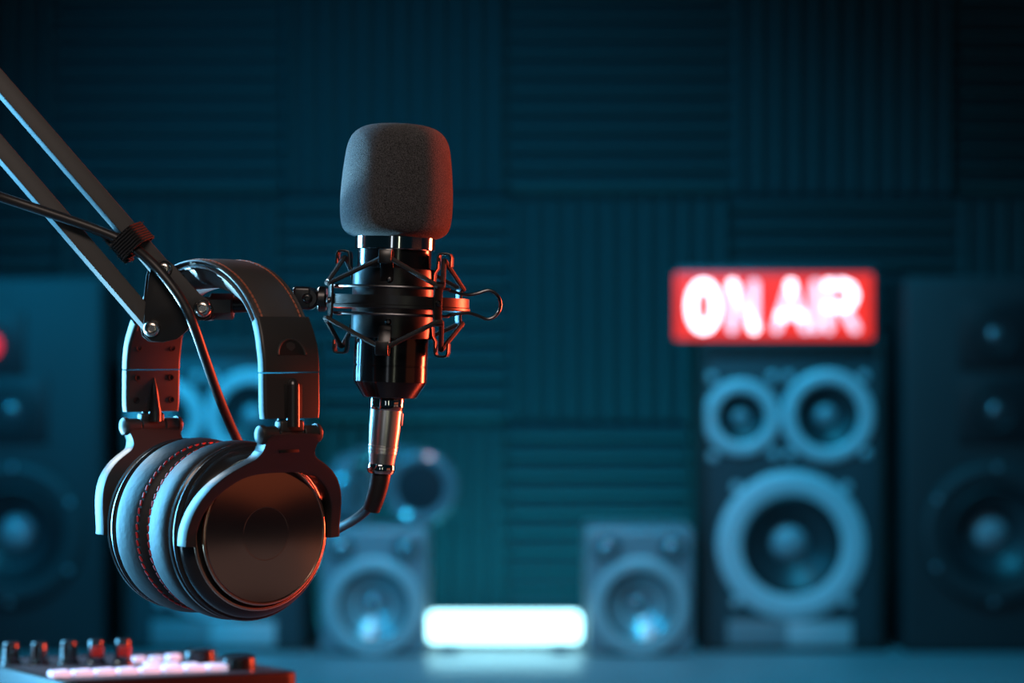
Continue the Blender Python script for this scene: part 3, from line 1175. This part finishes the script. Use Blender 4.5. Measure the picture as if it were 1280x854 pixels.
def on_top(px, py):
    """(u, v) on the mixer top seen at a pixel"""
    r = P(px, py, 1.0) - Vector((0, 0, CZ))
    # solve r*t = Q0c + fu*u + fv*v + z*(GU u + GV v)
    q = Q0 - Vector((0, 0, CZ))
    a = fu + Vector((0, 0, GU))
    b = fv + Vector((0, 0, GV))
    n = a.cross(b)
    tt = q.dot(n) / r.dot(n)
    d = r * tt - q
    return d.dot(fu), d.dot(fv)


LU, LV = .187, .20
OL = rrect(LU, LV, .012, 6)
bm = bmesh.new()
vb = [bm.verts.new((x + LU / 2, y + LV / 2, 0)) for x, y in OL]
vt = [bm.verts.new((x + LU / 2, y + LV / 2, top(x + LU / 2, y + LV / 2))) for x, y in OL]
bm.faces.new(vb[::-1])
bm.faces.new(vt)
for i in range(len(OL)):
    j = (i + 1) % len(OL)
    bm.faces.new((vb[i], vb[j], vt[j], vt[i]))
bmesh.ops.recalc_face_normals(bm, faces=bm.faces)
bevel(bm, .0025, 3, 1.0)
case = obj('case', bm, 'mixer_case', mix)
OL2 = rrect(LU - .012, LV - .012, .009, 5)
bm = bmesh.new()
va = [bm.verts.new((x + LU / 2, y + LV / 2, top(x + LU / 2, y + LV / 2) + .0004)) for x, y in OL2]
bm.faces.new(va)
obj('top_panel', bm, 'mixer_top', mix)


def knob_tall(px, py, hpx, red):
    uu, vv = on_top(px, py)
    d = Q0.y + fu.y * uu + fv.y * vv
    k = d / FPX
    z0 = top(uu, vv)
    h = hpx * k
    pr = [(0, h), (8.6 * k, h), (9.6 * k, h - 1.5 * k), (10.6 * k, 5 * k), (12.5 * k, 3.5 * k), (13 * k, 0), (0, 0)]
    kn = obj('knob', T(lathe(pr, 32), tr(uu, vv, z0)), 'knob', mix)
    if red:
        obj('red_insert', T(box(14 * k, 5 * k, 12 * k, (0, 0, 0), .0008), rz(-B), tr(uu, vv, z0 + h * .58), tr(Vector((.3, -1, 0)).normalized() * 0)) if False else
            T(box(15 * k, 6 * k, 13 * k, (3 * k, -8.6 * k, h * .57), .001), rz(-B), tr(uu, vv, z0)), 'knob_red', kn)
    else:
        obj('pointer', T(box(1.6 * k, 2 * k, h * .7, (-6 * k, -8.5 * k, h * .6), .0003), rz(-B), tr(uu, vv, z0)), 'white_dot', kn)
    return kn


for px, py, hpx, red in ((14, 831, 28, False), (49, 831, 28, False), (86, 830, 29, False), (120, 831, 31, True), (154, 831, 32, True)):
    knob_tall(px, py, hpx, red)
for px, py, rpx, hpx in ((250, 829, 21, 17), (298, 837, 23, 17)):
    uu, vv = on_top(px, py)
    k = (Q0.y + fu.y * uu + fv.y * vv) / FPX
    pr = [(0, hpx * k), (rpx * .8 * k, hpx * k), (rpx * .93 * k, (hpx - 1.5) * k), (rpx * k, 2 * k), (rpx * k, 0), (0, 0)]
    obj('dial', T(lathe(pr, 40), tr(uu, vv, top(uu, vv))), 'knob', mix)


def button(px, py, w, hgt):
    uu, vv = on_top(px, py)
    k = (Q0.y + fu.y * uu + fv.y * vv) / FPX
    obj('button', T(box(w * k, w * .8 * k, hgt * k, (0, 0, hgt * k / 2), .0012, 3), tr(uu, vv, top(uu, vv))), 'button', mix)


for i in range(8):
    button(74 + i * 28, 846.5 - i * 1.15, 25, 8)
for i in range(4):
    button(190 + i * 24, 835.0 + i * .6, 19, 7)
for px, py in ((173, 829), (195, 828.5), (216, 826)):
    button(px, py, 17, 8)

# ------------------------------------------------------------------ lights
def area(name, loc, target, sx, sy, color, power):
    l = bpy.data.lights.new(name, 'AREA')
    l.shape = 'RECTANGLE'
    l.size, l.size_y = sx, sy
    l.color = color
    l.energy = power
    o = bpy.data.objects.new(name, l)
    COL.objects.link(o)
    o.location = Vector(loc) + Vector((0, 0, CZ))
    d = Vector(target) + Vector((0, 0, CZ)) - o.location
    o.rotation_euler = d.to_track_quat('-Z', 'Y').to_euler()
    return o


def spot(name, loc, target, angle, blend, radius, color, power):
    l = bpy.data.lights.new(name, 'SPOT')
    l.spot_size, l.spot_blend, l.shadow_soft_size = math.radians(angle), blend, radius
    l.color = color
    l.energy = power
    o = bpy.data.objects.new(name, l)
    COL.objects.link(o)
    o.location = Vector(loc) + Vector((0, 0, CZ))
    d = Vector(target) + Vector((0, 0, CZ)) - o.location
    o.rotation_euler = d.to_track_quat('-Z', 'Y').to_euler()
    return o


area('rim_light_blue', (-1.0, 1.72, .08), (-.13, 1.24, -.03), .34, .75, (.14, .58, 1.0), 50)
area('hair_light', (-.68, 1.98, .42), (-.16, 1.24, -.05), .30, .10, (.88, .96, 1.0), 4)
area('low_light_blue', (-.62, 1.12, -.235), (-.17, 1.24, .03), .12, .06, (.35, .72, 1.0), .25)
spot('underband_light', (-.70, 1.48, -.20), (-.180, 1.254, .030), 9, .5, .04, (.35, .75, 1.0), 150)  # added narrow spot, only to brighten the underside of the headband
area('rim_light_red', (.74, 1.84, .0), (-.12, 1.24, -.03), .24, .5, (1.0, .085, .035), 34)
area('fill_light', (-.12, .45, .62), (-.14, 1.24, -.02), .45, .25, (1.0, .80, .70), 3.2)
area('collar_reflection_strip', (.30, -.15, .02), (-.07, 1.24, .03), .06, .6, (.95, 1.0, .75), .25)  # added strip behind the camera, put in for reflections on the chrome collar
area('collar_reflection_strip_cool', (-.22, -.25, .02), (-.07, 1.24, .03), .10, .6, (.8, .9, 1.0), .25)  # second added strip, a cooler stripe mirrored in the collar
area('cup_reflection_high', (1.25, .72, -.06), (-.13, 1.2, -.1), .8, .22, (1.0, .22, .08), .15)  # added unseen emitter, mirrored as an orange band in the cup plate
area('cup_reflection_low', (1.25, .72, -.44), (-.13, 1.2, -.1), .9, .36, (1.0, .60, .48), .15)  # added brownish emitter for the lower part of the plate's reflection
area('cup_reflection_side', (1.24, .92, -.40), (-.13, 1.2, -.1), .18, .30, (1.0, .25, .08), .05)  # added emitter that turns the plate's reflection orange on its right
spot('studio_blue', (-1.35, 2.5, .95), (-.25, 4.7, -.12), 58, 1.0, .25, (.0, .38, .76), 240)
spot('studio_blue_top', (.25, 3.1, 1.3), (.05, 4.15, -.55), 95, 1.0, .12, (.02, .45, .80), 150)
spot('speaker_spot', (-.15, 3.0, .95), (.0, 4.1, -.45), 42, 1.0, .06, (1.0, .78, .80), 15)
area('wall_washer', (-.03, 4.42, -.59), (-.03, 4.75, -.1), 1.0, .05, (.015, .60, .86), 5.2)
area('wall_washer_wide', (0, 4.50, -.59), (0, 4.75, -.15), 2.9, .04, (.01, .55, .75), 7)

w = bpy.data.worlds.new('World')
SC.world = w
w.use_nodes = True
w.node_tree.nodes['Background'].inputs[0].default_value = (.0015, .006, .009, 1)
w.node_tree.nodes['Background'].inputs[1].default_value = 1

# ------------------------------------------------------------------ camera
cam = bpy.data.cameras.new('camera')
cam.lens = 75
cam.sensor_width = 36
cam.clip_start = .05
cam.dof.use_dof = True
cam.dof.focus_distance = 1.225
cam.dof.aperture_fstop = 5.2
co = bpy.data.objects.new('camera', cam)
COL.objects.link(co)
co.location = (0, 0, CZ)
co.rotation_euler = (PI / 2, 0, 0)
SC.camera = co
SC.view_settings.view_transform = 'Standard'
SC.view_settings.look = 'None'
